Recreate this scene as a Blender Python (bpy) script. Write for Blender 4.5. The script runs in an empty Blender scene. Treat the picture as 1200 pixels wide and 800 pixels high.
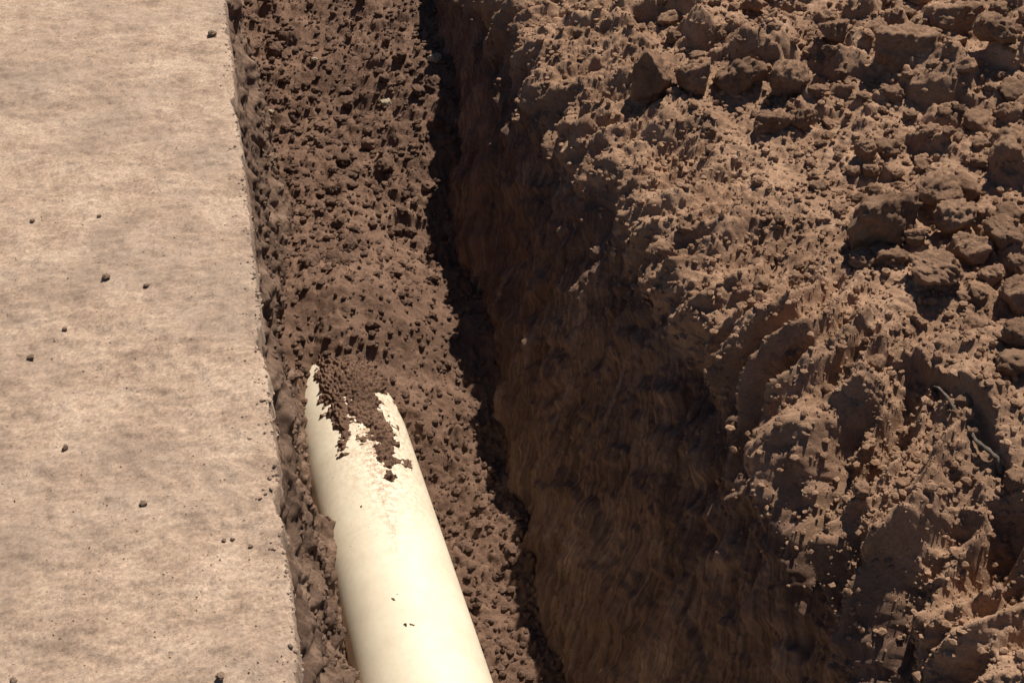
import bpy, math
import numpy as np
from mathutils import Vector

# ------------------------------------------------------------------ camera, world, sun, exposure
scene = bpy.context.scene
CAM_H, PITCH, YAW, FPX = 1.6, math.radians(40.8), math.radians(13.5), 1317.0
cam_data = bpy.data.cameras.new('camera')
cam_data.sensor_width = 36.0
cam_data.lens = 36.0 * FPX / 1200.0
cam_data.clip_start, cam_data.clip_end = 0.02, 500.0
cam = bpy.data.objects.new('camera', cam_data)
scene.collection.objects.link(cam)
cam.location = (0, 0, CAM_H)
cam.rotation_euler = (math.pi / 2 - PITCH, 0, -YAW)
scene.camera = cam

SUN_AZ, SUN_EL = math.radians(41), math.radians(53.5)      # azimuth from +Y towards +X
world = bpy.data.worlds.new('World')
scene.world = world
world.use_nodes = True
wn = world.node_tree.nodes
sky = wn.new('ShaderNodeTexSky')
sky.sky_type = 'NISHITA'
sky.sun_disc = False
sky.sun_elevation = SUN_EL
sky.sun_rotation = SUN_AZ
sky.altitude = 1600            # high dry plateau, thin clear air
sky.air_density, sky.dust_density = 0.8, 0.3
world.node_tree.links.new(sky.outputs[0], wn['Background'].inputs[0])
wn['Background'].inputs[1].default_value = 0.05
sd = bpy.data.lights.new('sun', 'SUN')
sd.energy, sd.angle, sd.color = 5.0, math.radians(0.5), (1.0, 0.92, 0.82)
sun = bpy.data.objects.new('sun', sd)
scene.collection.objects.link(sun)
sv = Vector((math.sin(SUN_AZ) * math.cos(SUN_EL), math.cos(SUN_AZ) * math.cos(SUN_EL), math.sin(SUN_EL)))
sun.rotation_euler = sv.to_track_quat('Z', 'Y').to_euler()
sun.location = sv * 20
scene.view_settings.view_transform = 'Standard'
scene.view_settings.look = 'None'
scene.view_settings.exposure = 0.46
scene.view_settings.gamma = 1.0
scene.view_settings.use_curve_mapping = False

col = scene.collection
rng = np.random.default_rng(11)

# ------------------------------------------------------------------ numpy noise
def hsh(ix, iy, seed):
    h = (ix.astype(np.int64) * 374761393 + iy.astype(np.int64) * 668265263 + seed * 1442695041) & 0xFFFFFFFF
    h = ((h ^ (h >> 13)) * 1274126177) & 0xFFFFFFFF
    h = ((h ^ (h >> 16)) * 2246822519) & 0xFFFFFFFF
    return ((h ^ (h >> 15)) & 0xFFFFFF).astype(np.float32) / np.float32(0xFFFFFF)

def perlin(x, y, seed=0):
    x = np.asarray(x, np.float32); y = np.asarray(y, np.float32)
    x, y = np.broadcast_arrays(x, y)
    ix = np.floor(x); iy = np.floor(y)
    fx = x - ix; fy = y - iy
    ux = fx * fx * fx * (fx * (fx * 6 - 15) + 10); uy = fy * fy * fy * (fy * (fy * 6 - 15) + 10)
    def g(ox, oy):
        a = hsh(ix + ox, iy + oy, seed) * np.float32(6.2831853)
        return np.cos(a) * (fx - ox) + np.sin(a) * (fy - oy)
    a = g(0, 0); b = g(1, 0); c = g(0, 1); d = g(1, 1)
    return ((a + (b - a) * ux) * (1 - uy) + (c + (d - c) * ux) * uy) * np.float32(1.4)

def fbm(x, y, seed=0, octv=4, gain=0.5, lac=2.03):
    t = 0; a = 1.0
    for k in range(octv):
        t = t + a * perlin(x, y, seed + 17 * k); x = x * lac + 3.7; y = y * lac + 1.3; a *= gain
    return t

def sstep(a, b, v):
    t = np.clip((v - a) / (b - a), 0, 1)
    return t * t * (3 - 2 * t)

def rubble(x, y, cell, seed, density=0.7, flat=0.75):
    """angular lumps standing on a plane: height field in metres"""
    x = np.asarray(x, np.float32) / cell; y = np.asarray(y, np.float32) / cell
    ix = np.floor(x); iy = np.floor(y)
    out = np.zeros(x.shape, np.float32)
    for ox in (-1, 0, 1):
        for oy in (-1, 0, 1):
            cx = ix + ox; cy = iy + oy
            h1 = hsh(cx, cy, seed); h2 = hsh(cx, cy, seed + 1); h3 = hsh(cx, cy, seed + 2)
            h4 = hsh(cx, cy, seed + 3); h5 = hsh(cx, cy, seed + 4)
            dx = x - (cx + h1); dy = y - (cy + h2)
            r = 0.22 + 0.42 * h3 * h3
            a = h4 * 6.2831853
            ca, sa = np.cos(a), np.sin(a)
            u = (dx * ca + dy * sa) * (0.8 + 0.5 * h5); v = -dx * sa + dy * ca
            d = np.maximum(np.maximum(np.abs(u), np.abs(v) * 0.9), (np.abs(u) + np.abs(v)) * 0.74)
            d = 0.65 * d + 0.35 * np.sqrt(u * u + v * v)
            q = np.clip(1 - (d / r) ** 2, 0, 1)
            rim = q ** 0.85                      # sloping sides, no sheer cliffs
            top = flat + 0.55 * (u * (h2 - 0.5) + v * (h1 - 0.5)) / r * 1.6
            hh = np.minimum(rim * 1.15, np.maximum(top, 0.15)) * r
            hh = np.where(h5 < density, hh, 0)
            out = np.maximum(out, hh)
    return out * cell

# ------------------------------------------------------------------ mesh helpers
def link(name, me, mat=None, parent=None):
    o = bpy.data.objects.new(name, me)
    col.objects.link(o)
    if mat: me.materials.append(mat)
    if parent: o.parent = parent
    return o

def np_mesh(name, V, Q, smooth=True):
    me = bpy.data.meshes.new(name)
    V = np.asarray(V, np.float32); Q = np.asarray(Q, np.int32); k = Q.shape[1]
    me.vertices.add(len(V)); me.vertices.foreach_set('co', V.ravel())
    me.loops.add(Q.size); me.loops.foreach_set('vertex_index', Q.ravel())
    me.polygons.add(len(Q))
    me.polygons.foreach_set('loop_start', np.arange(0, Q.size, k, dtype=np.int32))
    me.polygons.foreach_set('use_smooth', np.full(len(Q), smooth))
    me.update(calc_edges=True); me.validate()
    return me

def grid_faces(ny, nx, keep=None):
    i = np.arange(ny * nx).reshape(ny, nx)
    q = np.stack([i[:-1, :-1], i[:-1, 1:], i[1:, 1:], i[1:, :-1]], -1).reshape(-1, 4)
    return q if keep is None else q[keep.ravel()]

def attr(me, name, vals):
    a = me.attributes.new(name, 'FLOAT', 'POINT')
    a.data.foreach_set('value', np.asarray(vals, np.float32).ravel())

def grow(start, end, step, g=1.18):
    out = []; v = start; s = step
    while abs(v - start) < abs(end - start):
        s *= g; v += math.copysign(s, end - start); out.append(v)
    return out

def tag(o, label=None, cat=None, group=None, kind=None):
    for k, v in (('label', label), ('category', cat), ('group', group), ('kind', kind)):
        if v: o[k] = v
    return o

def project(P):
    fw = np.array([math.sin(YAW) * math.cos(PITCH), math.cos(YAW) * math.cos(PITCH), -math.sin(PITCH)])
    rt = np.array([math.cos(YAW), -math.sin(YAW), 0]); up = np.cross(rt, fw)
    q = np.asarray(P, np.float64) - np.array([0, 0, CAM_H])
    w = q @ fw
    w2 = np.where(np.abs(w) < 1e-4, 1e-4, w)
    return 600 + FPX * (q @ rt) / w2, 400 - FPX * (q @ up) / w2, w

# ------------------------------------------------------------------ materials
def soil_mat(name, stops, scale=6.0, vary=0.0, stain=None, bump=0.5, grit=260.0, stretch=(1, 1, 1), fine=(0.75, 1.2), pale=None, rough=0.95, streak=0.0):
    m = bpy.data.materials.new(name); m.use_nodes = True
    nt = m.node_tree; N = nt.nodes; L = nt.links
    b = N['Principled BSDF']; b.inputs['Roughness'].default_value = rough
    b.inputs['Specular IOR Level'].default_value = 0.12
    geo = N.new('ShaderNodeNewGeometry')
    mp = N.new('ShaderNodeMapping'); mp.inputs['Scale'].default_value = stretch
    L.new(geo.outputs['Position'], mp.inputs[0])
    n1 = N.new('ShaderNodeTexNoise'); n1.inputs['Scale'].default_value = scale
    n1.inputs['Detail'].default_value = 9; n1.inputs['Roughness'].default_value = 0.68
    L.new(mp.outputs[0], n1.inputs['Vector'])
    cr = N.new('ShaderNodeValToRGB')
    el = cr.color_ramp.elements
    while len(el) < len(stops): el.new(0.5)
    for e, (p, c) in zip(el, stops): e.position = p; e.color = (*c, 1)
    L.new(n1.outputs['Fac'], cr.inputs[0])
    n2 = N.new('ShaderNodeTexNoise'); n2.inputs['Scale'].default_value = 130
    n2.inputs['Detail'].default_value = 6; n2.inputs['Roughness'].default_value = 0.75
    L.new(mp.outputs[0], n2.inputs['Vector'])
    mr = N.new('ShaderNodeMapRange'); mr.inputs[1].default_value = 0.32; mr.inputs[2].default_value = 0.68
    mr.inputs[3].default_value, mr.inputs[4].default_value = fine
    L.new(n2.outputs['Fac'], mr.inputs[0])
    mul = N.new('ShaderNodeMix'); mul.data_type = 'RGBA'; mul.blend_type = 'MULTIPLY'; mul.inputs[0].default_value = 1
    L.new(cr.outputs[0], mul.inputs[6]); L.new(mr.outputs[0], mul.inputs[7])
    out = mul.outputs[2]
    if vary:          # each clod a little lighter or darker than the next
        oi = N.new('ShaderNodeObjectInfo'); mv = N.new('ShaderNodeMapRange')
        mv.inputs[3].default_value, mv.inputs[4].default_value = 1 - vary, 1 + vary
        L.new(oi.outputs['Random'], mv.inputs[0])
        mm = N.new('ShaderNodeMix'); mm.data_type = 'RGBA'; mm.blend_type = 'MULTIPLY'; mm.inputs[0].default_value = 1
        L.new(out, mm.inputs[6]); L.new(mv.outputs[0], mm.inputs[7]); out = mm.outputs[2]
    if stain:         # soft damp and dust stains
        ns = N.new('ShaderNodeTexNoise'); ns.inputs['Scale'].default_value = stain[0]; ns.inputs['Detail'].default_value = 6
        ns.inputs['Roughness'].default_value = 0.62
        L.new(geo.outputs['Position'], ns.inputs['Vector'])
        ms = N.new('ShaderNodeMapRange'); ms.inputs[1].default_value, ms.inputs[2].default_value = 0.46, 0.70
        L.new(ns.outputs['Fac'], ms.inputs[0])
        mk = N.new('ShaderNodeMath'); mk.operation = 'MULTIPLY'; mk.inputs[1].default_value = stain[1]
        L.new(ms.outputs[0], mk.inputs[0])
        mz = N.new('ShaderNodeMix'); mz.data_type = 'RGBA'
        L.new(mk.outputs[0], mz.inputs[0]); L.new(out, mz.inputs[6]); mz.inputs[7].default_value = (*stain[2], 1); out = mz.outputs[2]
    if pale:          # scattered pale or dark specks: grit, bits of straw
        sc, th, colr = pale
        vo = N.new('ShaderNodeTexNoise'); vo.inputs['Scale'].default_value = sc; vo.inputs['Detail'].default_value = 3
        L.new(mp.outputs[0], vo.inputs['Vector'])
        mr2 = N.new('ShaderNodeMapRange'); mr2.inputs[1].default_value = th; mr2.inputs[2].default_value = th + 0.05
        L.new(vo.outputs['Fac'], mr2.inputs[0])
        mx = N.new('ShaderNodeMix'); mx.data_type = 'RGBA'
        L.new(mr2.outputs[0], mx.inputs[0]); L.new(out, mx.inputs[6]); mx.inputs[7].default_value = (*colr, 1)
        out = mx.outputs[2]
    L.new(out, b.inputs['Base Color'])
    n3 = N.new('ShaderNodeTexNoise'); n3.inputs['Scale'].default_value = grit
    n3.inputs['Detail'].default_value = 9; n3.inputs['Roughness'].default_value = 0.78
    L.new(geo.outputs['Position'], n3.inputs['Vector'])
    bp = N.new('ShaderNodeBump'); bp.inputs['Strength'].default_value = bump; bp.inputs['Distance'].default_value = 0.010
    L.new(n3.outputs['Fac'], bp.inputs['Height']); L.new(bp.outputs[0], b.inputs['Normal'])
    return m

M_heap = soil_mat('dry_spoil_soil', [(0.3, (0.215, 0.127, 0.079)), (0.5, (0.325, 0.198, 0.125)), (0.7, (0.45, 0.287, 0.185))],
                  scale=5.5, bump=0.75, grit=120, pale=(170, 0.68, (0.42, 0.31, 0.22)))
M_clod = soil_mat('dry_clod_soil', [(0.3, (0.175, 0.102, 0.064)), (0.5, (0.265, 0.159, 0.10)), (0.7, (0.37, 0.232, 0.148))],
                  scale=9, bump=1.0, grit=80, vary=0.16)
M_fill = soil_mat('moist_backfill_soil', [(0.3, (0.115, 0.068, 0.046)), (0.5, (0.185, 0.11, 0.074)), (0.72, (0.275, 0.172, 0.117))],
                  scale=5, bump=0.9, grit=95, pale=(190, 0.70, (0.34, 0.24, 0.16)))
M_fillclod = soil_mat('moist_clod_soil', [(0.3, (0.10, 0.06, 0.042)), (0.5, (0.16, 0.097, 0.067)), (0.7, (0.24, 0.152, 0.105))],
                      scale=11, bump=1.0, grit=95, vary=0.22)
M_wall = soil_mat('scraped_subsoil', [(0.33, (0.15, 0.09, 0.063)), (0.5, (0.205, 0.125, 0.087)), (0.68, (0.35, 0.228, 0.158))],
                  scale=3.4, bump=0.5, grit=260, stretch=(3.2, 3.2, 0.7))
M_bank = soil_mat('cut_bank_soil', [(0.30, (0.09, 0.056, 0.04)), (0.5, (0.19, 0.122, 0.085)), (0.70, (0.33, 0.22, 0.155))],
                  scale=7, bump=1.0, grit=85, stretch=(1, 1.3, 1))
M_ground = soil_mat('compacted_ground', [(0.28, (0.25, 0.175, 0.128)), (0.45, (0.42, 0.302, 0.218)), (0.66, (0.53, 0.398, 0.295))],
                    scale=7.5, stain=(1.7, 0.85, (0.26, 0.195, 0.15)), bump=0.5, grit=170, stretch=(1.0, 1.0, 1), fine=(0.55, 1.22), pale=(120, 0.68, (0.20, 0.14, 0.10)))
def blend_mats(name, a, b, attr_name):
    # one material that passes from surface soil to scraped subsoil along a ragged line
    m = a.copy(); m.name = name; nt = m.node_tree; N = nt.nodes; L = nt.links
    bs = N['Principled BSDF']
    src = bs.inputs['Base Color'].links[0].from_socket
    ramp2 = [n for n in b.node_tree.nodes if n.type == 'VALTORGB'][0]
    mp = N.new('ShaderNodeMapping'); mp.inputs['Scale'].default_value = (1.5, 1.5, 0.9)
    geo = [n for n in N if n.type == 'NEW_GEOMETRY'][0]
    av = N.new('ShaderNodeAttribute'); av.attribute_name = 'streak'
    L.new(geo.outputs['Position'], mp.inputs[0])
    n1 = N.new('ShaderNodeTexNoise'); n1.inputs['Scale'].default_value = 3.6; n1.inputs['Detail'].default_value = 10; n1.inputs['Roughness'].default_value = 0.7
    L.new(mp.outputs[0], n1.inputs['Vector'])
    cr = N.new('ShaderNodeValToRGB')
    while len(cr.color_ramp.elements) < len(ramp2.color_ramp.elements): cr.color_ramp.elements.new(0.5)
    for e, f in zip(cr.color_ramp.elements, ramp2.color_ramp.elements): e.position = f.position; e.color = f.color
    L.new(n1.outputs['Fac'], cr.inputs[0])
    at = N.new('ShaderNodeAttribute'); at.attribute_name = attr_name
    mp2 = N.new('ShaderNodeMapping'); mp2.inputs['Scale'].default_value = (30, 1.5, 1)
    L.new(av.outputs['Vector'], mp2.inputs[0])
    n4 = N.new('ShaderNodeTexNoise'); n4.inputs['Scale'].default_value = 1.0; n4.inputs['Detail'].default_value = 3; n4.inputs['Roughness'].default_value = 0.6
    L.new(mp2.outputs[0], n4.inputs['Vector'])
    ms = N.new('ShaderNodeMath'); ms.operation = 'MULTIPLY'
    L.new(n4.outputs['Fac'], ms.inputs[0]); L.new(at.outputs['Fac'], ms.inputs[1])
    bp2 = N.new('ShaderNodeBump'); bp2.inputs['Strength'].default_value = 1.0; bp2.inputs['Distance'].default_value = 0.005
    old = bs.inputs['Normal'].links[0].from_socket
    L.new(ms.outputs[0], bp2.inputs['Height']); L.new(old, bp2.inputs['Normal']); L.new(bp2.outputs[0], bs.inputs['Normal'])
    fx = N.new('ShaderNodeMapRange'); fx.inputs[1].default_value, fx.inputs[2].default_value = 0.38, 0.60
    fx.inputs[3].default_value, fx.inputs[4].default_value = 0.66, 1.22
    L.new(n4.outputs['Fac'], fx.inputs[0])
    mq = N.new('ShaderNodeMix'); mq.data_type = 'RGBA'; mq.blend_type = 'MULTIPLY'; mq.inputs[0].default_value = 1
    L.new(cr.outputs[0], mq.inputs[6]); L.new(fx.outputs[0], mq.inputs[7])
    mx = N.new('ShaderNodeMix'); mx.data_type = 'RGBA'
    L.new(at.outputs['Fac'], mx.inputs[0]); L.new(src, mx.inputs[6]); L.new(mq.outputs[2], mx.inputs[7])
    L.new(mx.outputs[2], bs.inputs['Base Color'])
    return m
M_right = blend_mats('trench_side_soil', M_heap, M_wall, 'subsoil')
M_pebble = soil_mat('grey_pebble', [(0.3, (0.11, 0.075, 0.052)), (0.7, (0.23, 0.16, 0.115))], scale=30, bump=0.3)
M_pale = soil_mat('pale_pebble', [(0.3, (0.30, 0.24, 0.16)), (0.7, (0.44, 0.37, 0.27))], scale=30, bump=0.3)
M_red = soil_mat('red_pebble', [(0.3, (0.16, 0.035, 0.03)), (0.7, (0.24, 0.06, 0.05))], scale=30, bump=0.3)

def pipe_mat():
    m = bpy.data.materials.new('cream_plastic'); m.use_nodes = True
    nt = m.node_tree; N = nt.nodes; L = nt.links; b = N['Principled BSDF']
    b.inputs['Roughness'].default_value = 0.6
    b.inputs['Specular IOR Level'].default_value = 0.35
    geo = N.new('ShaderNodeNewGeometry')
    n1 = N.new('ShaderNodeTexNoise'); n1.inputs['Scale'].default_value = 7; n1.inputs['Detail'].default_value = 7
    n1.inputs['Roughness'].default_value = 0.7
    L.new(geo.outputs['Position'], n1.inputs['Vector'])
    cr = N.new('ShaderNodeValToRGB')
    cr.color_ramp.elements[0].position = 0.35; cr.color_ramp.elements[0].color = (0.64, 0.56, 0.42, 1)
    cr.color_ramp.elements[1].position = 0.62; cr.color_ramp.elements[1].color = (0.73, 0.655, 0.50, 1)
    L.new(n1.outputs['Fac'], cr.inputs[0])
    # dusty stains carried by the vertex attribute "dust"
    at = N.new('ShaderNodeAttribute'); at.attribute_name = 'dust'
    n2 = N.new('ShaderNodeTexNoise'); n2.inputs['Scale'].default_value = 75; n2.inputs['Detail'].default_value = 6
    n2.inputs['Roughness'].default_value = 0.75
    L.new(geo.outputs['Position'], n2.inputs['Vector'])
    mr = N.new('ShaderNodeMapRange'); mr.inputs[1].default_value = 0.40; mr.inputs[2].default_value = 0.66
    L.new(n2.outputs['Fac'], mr.inputs[0])
    mu = N.new('ShaderNodeMath'); mu.operation = 'MULTIPLY'
    L.new(at.outputs['Fac'], mu.inputs[0]); L.new(mr.outputs[0], mu.inputs[1])
    mx = N.new('ShaderNodeMix'); mx.data_type = 'RGBA'
    L.new(mu.outputs[0], mx.inputs[0]); L.new(cr.outputs[0], mx.inputs[6]); mx.inputs[7].default_value = (0.36, 0.235, 0.145, 1)
    L.new(mx.outputs[2], b.inputs['Base Color'])
    n3 = N.new('ShaderNodeTexNoise'); n3.inputs['Scale'].default_value = 60; n3.inputs['Detail'].default_value = 3
    L.new(geo.outputs['Position'], n3.inputs['Vector'])
    bp = N.new('ShaderNodeBump'); bp.inputs['Strength'].default_value = 0.05; bp.inputs['Distance'].default_value = 0.002
    L.new(n3.outputs['Fac'], bp.inputs['Height']); L.new(bp.outputs[0], b.inputs['Normal'])
    return m
M_pipe = pipe_mat()

# ------------------------------------------------------------------ shared coordinates along the trench (Y)
ys = [0.75]
while ys[-1] < 5.0:
    ys.append(ys[-1] + max(0.0038, 0.00195 * math.hypot(ys[-1], 1.7)))
YV = np.array(sorted(grow(ys[0], -25, 0.02, 1.25)) + ys + grow(ys[-1], 70, 0.02, 1.25))

EDGE_X = -0.098
def edge_x(Y): return EDGE_X + 0.007 * perlin(Y * 0.9, Y * 0 + 3.1, 5) + 0.006 * perlin(Y * 6, Y * 0, 6) + 0.005 * fbm(Y * 26, Y * 0, 7, 4, 0.65) - 0.030 * np.maximum(0, fbm(Y * 4.5, Y * 0 + 7.3, 9, 3, 0.6) - 0.28)

# ------------------------------------------------------------------ ground: compacted sheet beside the trench
def build_ground():
    xv = np.array([-0.004, -0.0015, 0.0, 0.003] + list(np.arange(0.008, 1.0, 0.0075)) + grow(1.0, 60, 0.01, 1.25))
    y2 = YV[::1]
    U, Y = np.meshgrid(xv, y2)
    X = edge_x(Y) - U
    near = np.exp(-np.maximum(U - 1.5, 0) * 0.5)
    Z = 0.010 * fbm(X * 1.3, Y * 1.3, 21, 3) + 0.0055 * fbm(X * 9, Y * 11, 22, 4, 0.6) * near
    crust = np.clip(fbm(X * 5, Y * 6, 29, 3), 0, 1)
    Z += near * (0.0030 * fbm(X * 45, Y * 45, 23, 3, 0.6) + 0.35 * rubble(X, Y, 0.022, 300, 0.16) * (0.25 + crust) + 0.35 * rubble(X, Y, 0.011, 310, 0.30) * (0.3 + crust))
    Z -= 0.004 * np.exp(-np.maximum(U, 0) / 0.008) * (0.6 + 0.8 * np.abs(perlin(Y * 30, Y * 0, 8)))
    Z[:, 0] -= 0.05; Z[:, 1] -= 0.006
    P = np.stack([X, Y, Z], -1)
    # winding so that the normals look up (X falls along a row)
    me = np_mesh('ground', P.reshape(-1, 3), grid_faces(*X.shape)[:, ::-1])
    o = link('ground', me, M_ground)
    return tag(o, 'flat tan compacted dirt ground with a straight cut edge beside the trench', kind='structure'), P
ground, PG = build_ground()

# ------------------------------------------------------------------ cut bank below the straight edge (left side of the trench)
def smooth_curve(ctrl, n=60):
    c = np.array(ctrl, float)
    for _ in range(3):
        q = 0.75 * c[:-1] + 0.25 * c[1:]; r = 0.25 * c[:-1] + 0.75 * c[1:]
        c = np.vstack([c[:1], np.stack([q, r], 1).reshape(-1, 2), c[-1:]])
    d = np.r_[0, np.cumsum(np.hypot(*np.diff(c, axis=0).T))]
    return c, d

def build_bank():
    ctrl = [(-0.012, -0.012), (0.004, -0.05), (0.022, -0.2), (0.044, -0.38), (0.064, -0.54), (0.085, -0.66), (0.125, -0.76), (0.18, -0.95), (0.21, -1.35)]
    c, d = smooth_curve(ctrl)
    sv_ = np.arange(0, d[-1], 0.0062)
    bx = np.interp(sv_, d, c[:, 0]); bz = np.interp(sv_, d, c[:, 1])
    tx = np.gradient(bx, sv_); tz = np.gradient(bz, sv_)
    nx_, nz_ = -tz, tx                       # outward: +X and up
    S, Y = np.meshgrid(sv_, YV)
    near = np.exp(-np.maximum(np.abs(Y - 2.5) - 4, 0) * 0.6)
    top = sstep(0.0, 0.10, S)
    a = Y * 0.82 + S * 0.57; b = -Y * 0.57 + S * 0.82
    D = 0.020 * fbm(Y * 2.2, S * 2.0, 41, 2) + 0.026 * fbm(Y * 5, S * 5, 42, 4, 0.6)
    D += (1 - sstep(0.2, 0.5, S)) * (0.016 * np.abs(perlin(a * 3.0, b * 15, 43)) + 0.005 * perlin(a * 9, b * 44, 44))
    lumps = sstep(0.10, 0.40, S)
    D += lumps * (0.45 * rubble(Y, S, 0.09, 400, 0.40) + 0.5 * rubble(Y, S, 0.040, 410, 0.5)) + (0.5 + 0.5 * lumps) * (0.6 * rubble(Y, S, 0.022, 420, 0.6) + 0.35 * rubble(Y, S, 0.014, 430, 0.6))
    D += 0.002 * fbm(Y * 80, S * 80, 45, 2)
    D -= lumps * 0.035 * sstep(0.12, 0.5, fbm(Y * 4.5 + 5, S * 4.0, 47, 2))
    D = (D - 0.012) * (0.15 + 0.85 * top) * near
    X = edge_x(Y) + bx[None] * np.interp(Y, [1.5, 2.2, 2.7, 3.0, 3.5, 4.5], [1.0, 0.6, 0.35, 1.2, 1.4, 1.1]) - 0.018 * sstep(-0.35, -0.6, bz[None] + 0 * Y) * sstep(1.7, 2.2, Y) * (1 - sstep(2.7, 3.0, Y)) + nx_[None] * D
    Z = bz[None] + nz_[None] * D
    P = np.stack([X, Y, Z], -1)
    me = np_mesh('trench_wall', P.reshape(-1, 3), grid_faces(*S.shape)[:, ::-1])
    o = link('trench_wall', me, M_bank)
    return tag(o, 'crumbling brown cut bank below the straight edge of the flat ground', kind='structure'), P
bank, PB = build_bank()

# ------------------------------------------------------------------ trench floor with backfill mound over the pipe
PIPE_R, PIPE_X, PIPE_YAW, PIPE_Z = 0.162, 0.110, 0.064, -0.80
def pipe_z(Y): return PIPE_Z - 0.03 * (Y - 2.0)
def pipe_x(Y): return PIPE_X - math.tan(PIPE_YAW) * (Y - 2.0)

def floor_base(X, Y):
    far = np.interp(Y, [-30, 2.7, 3.1, 3.5, 4.4, 5.5, 8, 70], [-0.58, -0.57, -0.63, -0.62, -0.45, -0.28, -0.2, -0.2])
    side = -0.17 * sstep(0.20, 0.50, X) * (1 - sstep(2.9, 3.7, Y)) + 0.11 * sstep(0.22, 0.66, X) * sstep(3.2, 4.0, Y) * (1 - sstep(4.6, 6, Y))
    hump = 0.085 * np.exp(-((X - 0.12) / 0.17) ** 2 - ((Y - 2.80) / 0.22) ** 2)
    low = -0.92 + 0.03 * (Y - 1.6) + (1 - sstep(-0.07, 0.05, X)) * (0.24 - 0.12 * sstep(1.7, 2.1, Y))
    t = sstep(1.92, 2.98, Y - 0.30 * (np.abs(X - 0.10) - 0.02) - 0.12 * (1 - sstep(-0.04, 0.08, X)) + 0.06 * perlin(X * 6, Y * 6, 50))
    t = np.maximum(t, sstep(2.15, 2.95, Y))
    return low * (1 - t) + (far + side + hump) * t

def build_floor():
    xv = np.concatenate([np.arange(-0.16, 1.05, 0.0046)])
    X, Y = np.meshgrid(xv, YV)
    Z = floor_base(X, Y)
    mound = np.exp(-((Y - 2.62) / 0.34) ** 4)
    fine_right = sstep(0.42, 0.62, X + 0.10 * fbm(X * 4, Y * 4, 60, 2)) * sstep(3.0, 3.4, Y)
    clod = np.clip(1 - 0.85 * mound - 0.8 * fine_right, 0.06, 1)
    near = np.exp(-np.maximum(Y - 6, 0) * 0.5)
    Z += 0.030 * fbm(X * 3, Y * 3, 61, 3) + near * 0.012 * fbm(X * 12, Y * 12, 62, 3)
    patch = 0.35 + 0.65 * sstep(-0.25, 0.3, fbm(X * 3.5, Y * 3.5, 66, 2))
    R = 0.55 * rubble(X, Y, 0.11, 500, 0.28) * clod + 0.65 * rubble(X, Y, 0.055, 510, 0.5) * clod * patch
    R += 0.8 * rubble(X, Y, 0.030, 520, 0.75) * (0.3 + 0.7 * clod) * patch + 0.6 * rubble(X, Y, 0.020, 530, 0.8)
    Z += near * (R + 0.0022 * fbm(X * 90, Y * 90, 63, 2))
    P = np.stack([X, Y, Z], -1)
    me = np_mesh('trench_floor', P.reshape(-1, 3), grid_faces(*X.shape))
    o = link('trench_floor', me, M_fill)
    return tag(o, 'loose moist brown backfill on the trench floor, heaped over the pipe', kind='structure'), P
floor, PF = build_floor()

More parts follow.
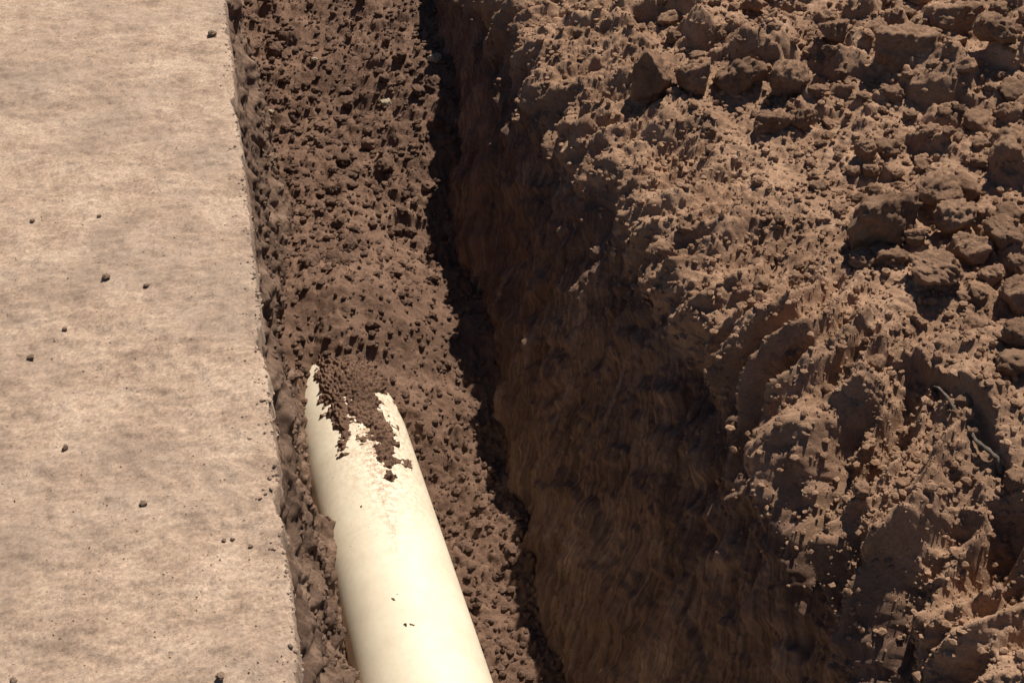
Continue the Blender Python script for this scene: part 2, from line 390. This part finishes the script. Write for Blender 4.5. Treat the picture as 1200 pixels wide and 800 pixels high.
# ------------------------------------------------------------------ scraped wall, crumbling lip and spoil heap (right side of the trench)
def build_right():
    ctrl = [(0.44, -1.25), (0.47, -1.10), (0.545, -0.82), (0.655, -0.5), (0.75, -0.25), (0.80, -0.12), (0.815, -0.08), (0.87, -0.04), (1.0, -0.005), (1.18, 0.025),
            (1.45, 0.07), (1.9, 0.18), (2.5, 0.42), (3.2, 0.5), (4.4, 0.34), (6, 0.08), (8, 0.0), (70, 0.0)]
    c, d = smooth_curve(ctrl)
    s_dense = d[np.searchsorted(c[:, 0], 2.75)]
    sv_ = np.concatenate([np.arange(0, 0.30, 0.0065), np.arange(0.30, s_dense, 0.0043), np.array(grow(s_dense, d[-1] - 1, 0.012, 1.2))])
    bx = np.interp(sv_, d, c[:, 0]); bz = np.interp(sv_, d, c[:, 1])
    tx = np.gradient(bx, sv_); tz = np.gradient(bz, sv_)
    k = np.ones(25) / 25
    tx = np.convolve(np.pad(tx, 12, 'edge'), k, 'valid'); tz = np.convolve(np.pad(tz, 12, 'edge'), k, 'valid')
    nn = np.hypot(tx, tz); nx_, nz_ = -tz / nn, tx / nn
    S, Y = np.meshgrid(sv_, YV)
    X0 = np.broadcast_to(bx, S.shape); Z0 = np.broadcast_to(bz, S.shape)
    near = np.exp(-np.maximum(np.abs(Y - 2.7) - 4, 0) * 0.6) * np.exp(-np.maximum(X0 - 4, 0) * 0.6)
    shift = np.interp(Y, [-30, 0.9, 1.15, 1.5, 2.0, 2.5, 3.4, 5, 70], [0.23, 0.23, 0.18, 0.13, 0.085, 0.045, 0.01, 0.0, 0.0]) * sstep(-1.05, -0.25, Z0)
    shift = shift + sstep(-0.6, -0.1, Z0) * (1 - sstep(1.0, 1.3, X0)) * (0.4 + 0.6 * (1 - sstep(1.6, 2.3, Y))) * (0.05 * perlin(Y * 2.6, Y * 0 + 0.5, 95) + 0.055 * perlin(Y * 6.0, S * 2, 96) + 0.018 * perlin(Y * 16, S * 4, 97))
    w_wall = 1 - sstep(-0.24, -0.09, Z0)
    w_top = sstep(0.95, 1.15, X0)
    w_lip = np.clip(1 - w_wall - w_top, 0, 1) 
    w_lipw = sstep(-0.42, -0.10, Z0) * (1 - sstep(0.98, 1.25, X0))
    D = 0.034 * fbm(Y * 1.5, S * 1.2, 71, 2)
    # scallops left by the bucket: fins running down the lip
    Yw = Y + 0.10 * perlin(S * 3, Y * 1.2, 72) + (S - 1.2) * -0.42
    fin = 1 - np.abs(perlin(Yw * 4.2, S * 1.1, 73)) * 2.2
    finw = 0.40 + 0.55 * (1 - sstep(1.4, 2.0, Y))
    D += w_lipw * (0.085 * finw * (fin - 0.40) + (0.030 + 0.028 * (1 - sstep(1.4, 2.0, Y))) * (0.6 - np.abs(perlin(Yw * 10, S * 3.2, 74)) * 2.4) + 0.016 * (0.6 - 2 * np.abs(perlin(Yw * 19, S * 6, 75)))
                   + near * (0.30 * rubble(S * 0.8 + 0.2 * Y, Y, 0.12, 605, 0.45) + 0.4 * rubble(S * 0.7, Y + 0.2 * S, 0.05, 606, 0.55) + 0.010 * fbm(S * 18, Y * 24, 89, 3, 0.6)))
    # wall: bucket tooth streaks running down, hollows, flaked patches
    lean = Y - 0.62 * (S - 0.6) 
    D += w_wall * (0.022 * fbm(Y * 2.4, S * 2.2, 76, 2) + 0.006 * perlin(lean * 20, S * 2.4, 77) + 0.0038 * perlin(lean * 60, S * 6, 78) + 0.0028 * perlin(lean * 115, S * 12, 79) + 0.018 * fbm(Y * 7, S * 5, 98, 5, 0.62) + 0.55 * rubble(Y, S, 0.07, 650, 0.22) + 0.55 * rubble(Y, S, 0.030, 660, 0.30) + 0.5 * rubble(Y, S, 0.016, 670, 0.3)
                   + 0.012 * np.maximum(0, fbm(Y * 6, S * 4.5, 80, 3)))
    comb = sstep(0.10, 0.30, perlin(Y * 4.0, S * 5.5, 99) + 0.3 * perlin(Y * 11, S * 9, 100))
    saw = (lean * 38 + 0.6 * perlin(Y * 9, S * 2, 101)) % 1.0
    D += w_wall * near * comb * 0.020 * (np.minimum(saw / 0.75, (1 - saw) / 0.25) - 0.5)
    saw2 = (lean * 13 + 0.4 * perlin(Y * 5, S * 1.5, 102)) % 1.0
    D += w_wall * near * 0.026 * (np.minimum(saw2 / 0.85, (1 - saw2) / 0.15) - 0.5) * sstep(-0.3, 0.3, perlin(Y * 2.5, S * 2.5, 103))
    flake = sstep(0.0, 0.22, fbm(Y * 3.2 + 9, S * 3.2, 81, 3))
    D -= w_wall * 0.013 * flake
    # crumbs and lumps
    big = sstep(1.08, 1.42, X0 + 0.22 * fbm(X0 * 2, Y * 2, 82, 2) + 0.10 * (Y - 2.2))
    clump = 0.3 + 0.7 * sstep(-0.25, 0.35, fbm(X0 * 4, Y * 4, 83, 2))
    w_ct = 1 - 0.93 * w_wall
    D += near * (big * w_top * (0.80 * rubble(X0, Y, 0.17, 600, 0.30) + 0.9 * rubble(X0, Y, 0.085, 610, 0.55))
                 + w_ct * (0.4 + 0.6 * big) * clump * 0.75 * rubble(S, Y, 0.045, 620, 0.6)
                 + w_ct * (0.6 + 0.4 * big) * 0.75 * rubble(S, Y, 0.024, 630, 0.8) * clump + w_ct * 0.7 * rubble(S, Y, 0.015, 640, 0.85) + 0.0022 * fbm(S * 90, Y * 90, 84, 2))
    D += near * (0.02 * fbm(S * 6, Y * 6, 85, 3) * (1 - w_wall))
    # a small scarp in the crust: the block towards the heap stands higher
    ax, ay, ex, ey = 1.19, 1.54, 1.19, 1.25
    u = (ay - Y) / (ay - ey)
    line = 1.235 + 0.03 * np.sin(u * 2.2) + 0.012 * perlin(Y * 14, Y * 0, 86)
    D += 0.05 * sstep(-0.006, 0.008, X0 + shift - line) * sstep(-0.15, 0.2, u) * (1 - sstep(0.9, 1.35, u)) * (1 - sstep(0.12, 0.5, X0 + shift - line))
    X = X0 + shift + nx_[None] * D
    Z = Z0 + nz_[None] * D
    P = np.stack([X, Y, Z], -1)
    js = int(np.searchsorted(bx, 0.765))
    q = grid_faces(*S.shape)
    colj = (np.arange(len(q)) % (S.shape[1] - 1))
    V = P.reshape(-1, 3)
    def sub(qq):
        used, inv = np.unique(qq, return_inverse=True)
        return V[used], inv.reshape(-1, 4), SUBS.ravel()[used], WUV[used]
    WUV = np.stack([lean * 4.2, S * 2.4, lean * 0], -1).reshape(-1, 3).astype(np.float32)
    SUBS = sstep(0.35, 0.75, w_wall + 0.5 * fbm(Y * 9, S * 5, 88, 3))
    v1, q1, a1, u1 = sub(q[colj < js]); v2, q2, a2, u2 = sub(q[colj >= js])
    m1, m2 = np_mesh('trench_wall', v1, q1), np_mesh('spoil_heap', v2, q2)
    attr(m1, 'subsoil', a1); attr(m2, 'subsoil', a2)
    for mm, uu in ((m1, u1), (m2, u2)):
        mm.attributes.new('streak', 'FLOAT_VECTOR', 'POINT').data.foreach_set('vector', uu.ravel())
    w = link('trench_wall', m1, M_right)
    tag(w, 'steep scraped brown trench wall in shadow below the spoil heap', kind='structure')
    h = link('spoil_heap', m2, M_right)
    tag(h, 'lumpy dry brown spoil heaped along the crumbling lip of the trench', kind='structure')
    return P, js
PR, JS = build_right()

# ------------------------------------------------------------------ pipe
def build_pipe():
    yv = np.concatenate([np.arange(-3, 0.9, 0.1), np.arange(0.9, 2.9, 0.010), np.arange(2.9, 9, 0.1)])
    na = 120
    ang = np.linspace(0, 2 * np.pi, na, endpoint=False)
    def ring(R):
        A, Y = np.meshgrid(ang, yv)
        return np.stack([pipe_x(Y) + R * np.cos(A) / math.cos(PIPE_YAW), Y, pipe_z(Y) + R * np.sin(A)], -1), A, Y
    Po, A, Y = ring(PIPE_R); Pi, _, _ = ring(PIPE_R - 0.012)
    ny = len(yv)
    i = np.arange(ny * na).reshape(ny, na); i2 = np.roll(i, -1, 1)
    qo = np.stack([i[:-1], i2[:-1], i2[1:], i[1:]], -1).reshape(-1, 4)[:, ::-1]
    n = ny * na
    qi = np.stack([i[:-1], i2[:-1], i2[1:], i[1:]], -1).reshape(-1, 4) + n
    e0 = np.stack([i[0], i2[0], i2[0] + n, i[0] + n], -1); e1 = np.stack([i[-1], i2[-1], i2[-1] + n, i[-1] + n], -1)[:, ::-1]
    V = np.vstack([Po.reshape(-1, 3), Pi.reshape(-1, 3)])
    me = np_mesh('sewer_pipe', V, np.vstack([qo, qi, e0, e1]))
    px, py, w = project(Po.reshape(-1, 3))
    cx = 425 + 0.24 * (py - 500)                               # the dusty streak along the crown
    dust = 1.1 * np.exp(-((px - cx - 12) / 40) ** 2) * (1 - sstep(520, 660, py)) + 0.55 * np.exp(-((px - cx - 6) / 9) ** 2) * (1 - sstep(620, 690, py))
    dust += 0.10 + 0.3 * sstep(0.0, 0.09, np.abs(Po[..., 2].ravel() - PIPE_Z - PIPE_R)) * 0.3
    attr(me, 'dust', np.r_[dust, np.zeros(n)])
    o = link('sewer_pipe', me, M_pipe)
    return tag(o, 'cream plastic pipe lying in the trench, far end buried under soil', 'pipe')
pipe = build_pipe()

# soil lying on the crown of the pipe, thick crusts with ragged edges
def build_crust():
    yv = np.arange(1.45, 2.95, 0.0022); av = np.arange(math.radians(40), math.radians(145), 0.0115)
    A, Y = np.meshgrid(av, yv)
    base = np.stack([pipe_x(Y) + PIPE_R * np.cos(A), Y, pipe_z(Y) + PIPE_R * np.sin(A)], -1)
    px, py, _ = project(base.reshape(-1, 3)); px = px.reshape(A.shape); py = py.reshape(A.shape)
    def seg(x0, y0, x1, y1, r0, r1):
        t = np.clip(((px - x0) * (x1 - x0) + (py - y0) * (y1 - y0)) / ((x1 - x0) ** 2 + (y1 - y0) ** 2), 0, 1)
        return (r0 + (r1 - r0) * t) - np.hypot(px - x0 - t * (x1 - x0), py - y0 - t * (y1 - y0))
    m = np.maximum.reduce([seg(392, 424, 440, 434, 15, 14), seg(375, 418, 392, 424, 6, 15), seg(400, 440, 440, 446, 14, 10), seg(385, 440, 402, 505, 17, 9), seg(402, 505, 402, 530, 8, 3), seg(420, 445, 425, 480, 22, 17), seg(425, 480, 455, 520, 12, 11),
                           seg(420, 515, 450, 512, 3, 6), seg(452, 520, 458, 555, 12, 6), seg(458, 538, 480, 546, 6, 4), seg(400, 452, 445, 450, 14, 14),
                           seg(466, 502, 474, 509, 3, 3), seg(457, 702, 461, 702, -2, -2), seg(474, 731, 482, 731, -1, -1)])
    m = m / 6.0 - 0.05 + 1.4 * fbm(A * 2.6, Y * 24, 90, 4, 0.6) + 0.7 * fbm(A * 10, Y * 70, 91, 2)
    sprinkle = np.exp(-((px - 428 - 0.22 * (py - 500)) / 30) ** 2) * np.exp(-np.maximum(py - 530, 0) / 70)
    m = np.maximum(m, (perlin(A * 26, Y * 150, 92) + 0.35 * perlin(A * 9, Y * 40, 93)) * 1.5 - 1.55 + 0.75 * sprinkle)
    T = np.clip(m, 0, 1.6) * 0.011 * (0.7 + 0.6 * perlin(A * 20, Y * 90, 94)) + (m > 0) * (rubble(A * PIPE_R, Y, 0.014, 700, 0.8) * 0.35)
    T = np.where(m > 0, T, -0.002)
    R = PIPE_R + T
    global CRUST
    sel = (m > -0.25) & (rng.random(m.shape) < np.where(m > 0, 1.0, 0.25))
    sel |= rng.random(m.shape) < 0.010 * sprinkle
    V = base.reshape(-1, 3)[sel.ravel()]; CRUST = (V,) + project(V)
    P = np.stack([pipe_x(Y) + R * np.cos(A), Y, pipe_z(Y) + R * np.sin(A)], -1)
    mk = m > 0
    keep = mk[:-1, :-1] | mk[:-1, 1:] | mk[1:, :-1] | mk[1:, 1:]
    q = grid_faces(*A.shape, keep)[:, ::-1]
    used, inv = np.unique(q, return_inverse=True)
    o = link('loose_soil', np_mesh('loose_soil', P.reshape(-1, 3)[used], inv.reshape(-1, 4)), M_fill)
    return tag(o, 'crumbled brown soil spilled along the top of the cream pipe', 'soil', kind='stuff')
crust = build_crust()

# ------------------------------------------------------------------ clods
def ico(sub):
    import bmesh
    bm = bmesh.new(); bmesh.ops.create_icosphere(bm, subdivisions=sub, radius=1.0)
    v = np.array([x.co[:] for x in bm.verts]); f = np.array([[w.index for w in x.verts] for x in bm.faces]); bm.free()
    return v, f
ICO = {k: ico(k) for k in (1, 2, 3, 4, 5)}

def lump(sub, seed, rough=0.10, planes=13, crumb=1.0, sharp=24):
    r = np.random.default_rng(seed)
    v, f = ICO[sub]
    n = r.normal(size=(planes, 3)); n /= np.linalg.norm(n, axis=1)[:, None]
    dd = r.uniform(0.55, 1.0, planes)
    dots = np.clip(v @ n.T, 1e-3, None)
    rad = dd[None] / dots
    rad = np.minimum(rad, 1.25)
    rad = -np.log(np.exp(-sharp * rad).sum(1) + np.exp(-sharp * 1.15)) / sharp      # smooth minimum of the planes
    p = v * rad[:, None]
    if sub >= 2:
        a = fbm(p[:, 0] * 2.3 + seed, p[:, 1] * 2.3 + p[:, 2] * 1.7, seed, 4, 0.55)
        c_ = fbm(p[:, 2] * 2.5 + seed, p[:, 0] * 1.9 - p[:, 1] * 1.3, seed + 5, 4, 0.55)
        p = p * (1 + rough * (a + c_))[:, None]
    if sub >= 4:
        up = sstep(0.1, 0.5, p[:, 2])
        fr = rubble(p[:, 0] + 7, p[:, 1] + p[:, 2] * 0.6, 0.26, seed, 0.7) + rubble(p[:, 0] - p[:, 2] * 0.5, p[:, 1] + 3, 0.13, seed + 9, 0.7)
        p = p + v * (crumb * (0.2 + 0.8 * up) * fr * 0.9)[:, None] + v * (0.012 * fbm(p[:, 0] * 16, p[:, 1] * 16 + p[:, 2] * 13, seed + 3, 2))[:, None]
    return p, f

BIG = [np_mesh('clod_block', *lump(5, 900 + k, 0.10, 11, 1.3), smooth=True) for k in range(6)]
MID = [np_mesh('clod', *lump(4, 940 + k, 0.15, 13, 1.1), smooth=True) for k in range(14)]
MIDF = [m.copy() for m in MID]
for m in BIG + MID: m.materials.append(M_clod)
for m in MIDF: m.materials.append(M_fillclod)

def screen_index(P):
    V = P.reshape(-1, 3)
    px, py, w = project(V)
    ok = (px > -40) & (px < 1260) & (py > -60) & (py < 900) & (w > 0.3)
    return V[ok], px[ok], py[ok], w[ok]
IDX = {'right': screen_index(PR[:, JS:]), 'floor': screen_index(PF), 'ground': screen_index(PG), 'bank': screen_index(PB), 'wall': screen_index(PR[:, :JS])}
def hit(kind, x, y, r=5):
    V, px, py, w = IDX[kind]
    k = np.where((np.abs(px - x) < r) & (np.abs(py - y) < r))[0]
    if not len(k): return None
    return V[k[np.argmin(w[k])]]

count = 0
def put(name, me, loc, size, rot, squash=0.75, label=None, cat='clod', group=None):
    global count
    o = bpy.data.objects.new(name, me); col.objects.link(o)
    o.location = loc; o.rotation_euler = rot
    s = size / 2
    o.scale = (s * 1.05, s * 0.95, s * squash)
    tag(o, label, cat, group); count += 1
    return o

# hand-placed blocks: pixel of the foot, width in pixels, mesh, turn, squash, label
BLOCKS = [
    (1036, 272, 92, 0, 0.4, 1.0, 'largest dark brown clod with a flat shaded face, among the heap of broken clods'),
    (768, 106, 58, 1, 1.2, 1.1, 'tall block of soil at the trench lip with crumbly top and bare shaded face'),
    (812, 98, 46, 2, 2.2, 1.05, 'blocky clod wedged between the tall lip block and a wide one'),
    (862, 98, 56, 3, 0.2, 0.85, 'wide clod with flat shaded face in the row along the trench lip'),
    (928, 108, 44, 4, 3.1, 1.05, 'pointed clod standing at the end of the row on the trench lip'),
    (1054, 72, 66, 5, 1.7, 0.9, 'broad clod with crumbly crown and dark shaded face, alone on the heap'),
    (902, 148, 44, 2, 0.9, 0.7, 'low dark clod lying in front of the pointed clod'),
    (940, 142, 34, 1, 2.9, 0.75, 'small squat clod beside the low dark clod'),
    (1112, 262, 44, 4, 0.3, 0.9, 'dark clod with sharp crest behind the largest clod'),
    (1090, 232, 52, 3, 1.9, 0.65, 'flat-topped clod leaning behind the largest clod'),
    (1128, 296, 50, 0, 2.6, 0.85, 'rounded lit clod among the broken clods beside the largest one'),
    (1168, 280, 44, 5, 4.1, 0.8, 'sandy yellowish clod behind the rounded lit clod'),
    (1098, 322, 58, 1, 5.0, 0.62, 'flat slab of soil throwing a dark shadow on the smooth lip'),
    (1046, 304, 48, 2, 0.7, 0.50, 'low reddish slab lying at the foot of the largest clod'),
    (1003, 308, 30, 4, 1.1, 0.75, 'small clod at the corner of the broken clods, by the largest one'),
    (1077, 276, 24, 5, 2.0, 0.9, 'small round clod against the flank of the largest clod'),
    (1160, 322, 30, 3, 0.5, 0.8, 'small clod past the flat slab of soil'),
    (1195, 352, 54, 0, 1.9, 0.95, 'big clod above the smooth lip, past the flat slab'),
    (1192, 398, 46, 4, 2.8, 0.7, 'pale lit clod below the big clod past the flat slab'),
    (880, 8, 30, 5, 0.2, 1.0, 'dark upright clod standing out on the upper heap'),
    (975, 38, 36, 1, 3.6, 0.85, 'dark clod between the upright and the broad clods'),
    (1120, 28, 56, 2, 1.3, 0.7, 'long dark clod high on the heap behind the broad clod'),
    (1170, 40, 46, 3, 5.2, 0.8, 'lit clod with dark underside high on the heap'),
    (1008, 178, 24, 4, 2.4, 1.0, 'small upright clod up the heap from the largest clod'),
    (1186, 560, 34, 0, 0.8, 0.8, 'clod at the foot of the small scarp in the crust'),
]
LABELLED = []
for x, y, wpx, bi, rz, sq, lab in BLOCKS:
    p = hit('right', x, y - wpx * 0.12, 6)
    if p is None: continue
    dist = np.linalg.norm(p - np.array([0, 0, CAM_H]))
    size = wpx * dist / FPX * 0.93
    put('soil_clod', BIG[bi], Vector(p) + Vector((0, 0, size * sq * 0.15)), size, (rng.uniform(-.2, .2), rng.uniform(-.2, .2), rz), sq, lab, 'clod')
    LABELLED.append((p, size))

def scatter(kind, n, sizes, meshes, filt, label, group, name='soil_clod', sink=0.10, mind=0.0, cat='clod', sqr=(0.6, 0.95)):
    V, px, py, w = IDX[kind]
    k = np.where(filt(V, px, py))[0]
    placed = []; tries = 0
    while len(placed) < n and tries < n * 40:
        tries += 1
        p = V[rng.choice(k)]
        size = sizes[0] + (sizes[1] - sizes[0]) * rng.random() ** 2.2
        if any(np.hypot(p[0] - q[0], p[1] - q[1]) < (size + s) * 0.45 for q, s in placed + LABELLED): continue
        sq = rng.uniform(*sqr)
        lab = label(p, size) if callable(label) else label
        put(name, meshes[rng.integers(len(meshes))], Vector(p) + Vector((0, 0, size * sq * sink)), size, (rng.uniform(-.4, .4), rng.uniform(-.4, .4), rng.uniform(0, 6.28)), sq, lab, cat, group)
        placed.append((p, size))
    return placed
MARKS = [(0, 'the largest clod'), (1, 'the tall block at the lip'), (3, 'the wide clod of the lip row'), (4, 'the pointed clod of the lip row'), (5, 'the broad clod alone on the heap'),
         (6, 'the low dark clod'), (12, 'the flat slab of soil'), (17, 'the big clod past the flat slab'), (21, 'the long dark clod high up'), (23, 'the small upright clod'), (24, 'the foot of the small scarp')]
def heap_label(p, size):
    d = [np.hypot(p[0] - LABELLED[i][0][0], p[1] - LABELLED[i][0][1]) for i, _ in MARKS]
    k = int(np.argmin(d))
    word = 'fist-sized' if size > 0.055 else 'egg-sized' if size > 0.038 else 'walnut-sized'
    return word + (' dry clod close beside ' if d[k] < 0.22 else ' dry clod some way off from ') + MARKS[k][1]
def floor_label(p, size):
    word = 'larger' if size > 0.045 else 'small'
    where = 'close under the cut bank' if p[0] < 0.1 else 'in the middle of the trench backfill' if p[0] < 0.38 else 'near the shaded foot of the scraped wall'
    return word + ' dark moist clod ' + where
inview = lambda px, py: (px > -10) & (px < 1210) & (py > -10) & (py < 810)
scatter('right', 110, (0.030, 0.085), MID, lambda V, px, py: inview(px, py) & (V[:, 0] > 1.30 - 0.08 * (V[:, 1] - 2.2)) & (V[:, 1] > 1.35),
        heap_label, 'loose clods on the spoil heap')
scatter('right', 45, (0.022, 0.045), MID, lambda V, px, py: inview(px, py) & (V[:, 0] > 0.95) & (V[:, 0] < 1.4) & (V[:, 2] > -0.12),
        heap_label, 'loose clods on the spoil heap')
scatter('floor', 100, (0.028, 0.07), MIDF, lambda V, px, py: inview(px, py) & (V[:, 1] > 2.95) & (V[:, 0] > -0.06) & (V[:, 0] < 0.62),
        floor_label, 'moist clods on the trench floor')

# pebbles on the compacted ground and in the backfill
for (x, y, wpx, me, nm, lab, gr) in [
    (170, 587, 10, 'd', 'pebble', 'lone dark pebble standing out on the flat tan ground', None),
    (75, 521, 9, 'd', 'pebble', 'small dark pebble lying on the flat tan ground', 'small pebbles on the tan ground'),
    (265, 629, 7, 'd', 'pebble', 'small dark pebble lying on the flat tan ground', 'small pebbles on the tan ground'),
    (276, 627, 6, 'd', 'pebble', 'small dark pebble lying on the flat tan ground', 'small pebbles on the tan ground'),
    (290, 635, 7, 'd', 'pebble', 'small dark pebble lying on the flat tan ground', 'small pebbles on the tan ground'),
    (20, 793, 10, 'd', 'pebble', 'small dark pebble lying on the flat tan ground', 'small pebbles on the tan ground'),
    (260, 789, 12, 'd', 'pebble', 'small dark pebble lying on the flat tan ground', 'small pebbles on the tan ground'),
    (40, 416, 9, 'd', 'pebble', 'small dark pebble lying on the flat tan ground', 'small pebbles on the tan ground'),
    (41, 255, 7, 'd', 'pebble', 'small dark pebble lying on the flat tan ground', 'small pebbles on the tan ground'),
    (120, 322, 11, 'd', 'pebble', 'small dark pebble lying on the flat tan ground', 'small pebbles on the tan ground'),
    (167, 331, 8, 'd', 'pebble', 'small dark pebble lying on the flat tan ground', 'small pebbles on the tan ground'),
    (250, 37, 12, 'd', 'pebble', 'flat pebble lying at the very edge of the tan ground', None),
    (80, 383, 7, 'd', 'pebble', 'small dark pebble lying on the flat tan ground', 'small pebbles on the tan ground'),
    (118, 250, 6, 'd', 'pebble', 'small dark pebble lying on the flat tan ground', 'small pebbles on the tan ground')]:
    p = hit('ground', x, y, 5)
    if p is None: continue
    size = 0.8 * wpx * np.linalg.norm(p - np.array([0, 0, CAM_H])) / FPX
    m = MID[rng.integers(14)].copy(); m.materials.clear(); m.materials.append(M_pebble)
    put(nm, m, Vector(p) + Vector((0, 0, size * 0.15)), size, (0, 0, rng.uniform(0, 6.28)), 0.7, lab, 'pebble', gr)
for (x, y, wpx, mat, lab) in [(366, 66, 7, M_pale, 'white pebble in the dark loose backfill'), (447, 117, 13, M_pale, 'yellowish stone half sunk in the loose backfill'),
                              (312, 128, 6, M_pale, 'tiny white chip beside the cut bank on the backfill'), (504, 137, 8, M_red, 'dark red stone in the backfill by the shadow line'),
                              (508, 65, 14, M_pale, 'flat pale stone on the backfill at the shadow line')]:
    p = hit('floor', x, y, 6)
    if p is None: continue
    size = wpx * np.linalg.norm(p - np.array([0, 0, CAM_H])) / FPX
    m = MID[rng.integers(14)].copy(); m.materials.clear(); m.materials.append(mat)
    put('pebble', m, Vector(p) + Vector((0, 0, size * 0.18)), size, (0, 0, rng.uniform(0, 6.28)), 0.7, lab, 'pebble')

# a root showing in two places where the crust has broken away
def build_root():
    pts = []
    for k in range(9):
        t = k / 8
        p = hit('right', 1080 + 98 * t, 440 + 118 * t, 6)
        if p is not None: pts.append(Vector(p))
    sm = [sum((pts[min(max(i + j, 0), len(pts) - 1)] for j in (-2, -1, 0, 1, 2)), Vector()) / 5 for i in range(len(pts))]
    dip = [-0.012, 0.006, 0.011, 0.009, 0.004, -0.002, 0.007, 0.010, -0.012]
    P = [q + Vector((0, 0, d + 0.006)) for q, d in zip(sm, dip)]
    n = 10; fine = []
    for i in range(len(P) - 1):
        for j in range(4): fine.append(P[i].lerp(P[i + 1], j / 4))
    fine.append(P[-1])
    V = []; F = []
    for i, q in enumerate(fine):
        tan = (fine[min(i + 1, len(fine) - 1)] - fine[max(i - 1, 0)]).normalized()
        side = tan.cross(Vector((0, 0, 1))).normalized(); up = side.cross(tan)
        t = i / (len(fine) - 1)
        r = (0.0022 + 0.0035 * t) * (1 + 0.18 * math.sin(i * 1.9) + 0.1 * math.sin(i * 4.3))
        for a in range(n):
            an = a * 2 * math.pi / n
            V.append(q + side * (r * math.cos(an)) + up * (r * math.sin(an) * 0.8))
        if i:
            for a in range(n): F.append(((i - 1) * n + a, (i - 1) * n + (a + 1) % n, i * n + (a + 1) % n, i * n + a))
    o = link('root', np_mesh('root', [v[:] for v in V], F), M_root)
    return tag(o, 'thin grey root half buried in the crust along the trench lip', 'root')
M_root = soil_mat('grey_root', [(0.3, (0.075, 0.06, 0.048)), (0.7, (0.19, 0.155, 0.122))], scale=40, bump=0.5, grit=200)
root = build_root()

# ------------------------------------------------------------------ crumbs too many to count
def crumbs(name, label, mat, kind, n, sizes, filt, sink=0.12):
    V, px, py, w = IDX[kind] if isinstance(kind, str) else kind
    k = np.where(filt(V, px, py) & inview(px, py))[0]
    pick = rng.choice(k, n)
    shapes = [lump(1, 970 + j, 0, 8, sharp=9) for j in range(16)]
    f = shapes[0][1]; nv = len(shapes[0][0])
    VV = np.empty((n, nv, 3)); sz = sizes[0] + (sizes[1] - sizes[0]) * rng.random(n) ** 3
    th = rng.uniform(0, 6.28, n); which = rng.integers(0, 16, n); el = rng.uniform(0.6, 1.3, (n, 3)); el[:, 2] *= 0.8
    for j in range(n):
        p = shapes[which[j]][0] * el[j] * sz[j] / 2
        c, s = math.cos(th[j]), math.sin(th[j])
        VV[j, :, 0] = p[:, 0] * c - p[:, 1] * s; VV[j, :, 1] = p[:, 0] * s + p[:, 1] * c; VV[j, :, 2] = p[:, 2] + sz[j] * sink
    VV += V[pick][:, None, :]
    F = (f[None] + (np.arange(n) * nv)[:, None, None]).reshape(-1, 3)
    o = link(name, np_mesh(name, VV.reshape(-1, 3), F, smooth=False), mat)
    return tag(o, label, 'soil', kind='stuff')
crumbs('soil_crumbs', 'countless dry crumbs strewn over the spoil heap and lip', M_heap, 'right', 9000, (0.004, 0.026), lambda V, px, py: V[:, 2] > -0.25)
crumbs('soil_crumbs', 'dry crumbs and flakes on the broken fins of the lip', M_heap, 'right', 1300, (0.003, 0.011), lambda V, px, py: (V[:, 0] < 1.4) & (V[:, 1] < 1.75) & (V[:, 2] > -0.16))
crumbs('soil_crumbs', 'loose brown crumbs lying on top of the cream pipe', M_fill, CRUST, 900, (0.0015, 0.008), lambda V, px, py: px > 0)
crumbs('soil_crumbs', 'fine dry crumbs clinging to the crumbling trench lip', M_heap, 'right', 5000, (0.003, 0.012), lambda V, px, py: (V[:, 0] < 1.25) & (V[:, 2] > -0.2))
crumbs('soil_crumbs', 'countless moist crumbs strewn over the trench backfill', M_fillclod, 'floor', 8500, (0.005, 0.034), lambda V, px, py: (V[:, 0] > -0.08) & (V[:, 0] < 0.75) & ((np.abs(V[:, 1] - 2.68) > 0.28) | (rng.random(len(V)) < 0.7)))
crumbs('soil_crumbs', 'dry crumbs caught on the top of the scraped wall', M_heap, 'wall', 900, (0.003, 0.013), lambda V, px, py: V[:, 2] > -0.09 - 0.26 * rng.random(len(V)) ** 2, 0.0)
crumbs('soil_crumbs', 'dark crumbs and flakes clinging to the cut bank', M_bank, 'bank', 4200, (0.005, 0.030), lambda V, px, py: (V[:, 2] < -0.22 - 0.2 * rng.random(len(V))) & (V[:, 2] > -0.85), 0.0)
crumbs('ground_grit', 'tan crumbs broken off along the edge of the flat ground', M_ground, 'ground', 500, (0.003, 0.012), lambda V, px, py: V[:, 0] > EDGE_X - 0.05 * rng.random(len(V)) ** 2)
crumbs('ground_grit', 'pale grains and dust crumbs strewn over the flat tan ground', M_ground, 'ground', 2200, (0.002, 0.0055), lambda V, px, py: V[:, 1] > 0.5)
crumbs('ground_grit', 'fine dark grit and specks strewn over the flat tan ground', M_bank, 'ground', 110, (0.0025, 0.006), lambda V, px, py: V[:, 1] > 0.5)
print('clods and pebbles', count, 'triangles', sum(len(o.data.polygons) * 2 for o in col.objects if o.type == 'MESH' and o.get('kind')))
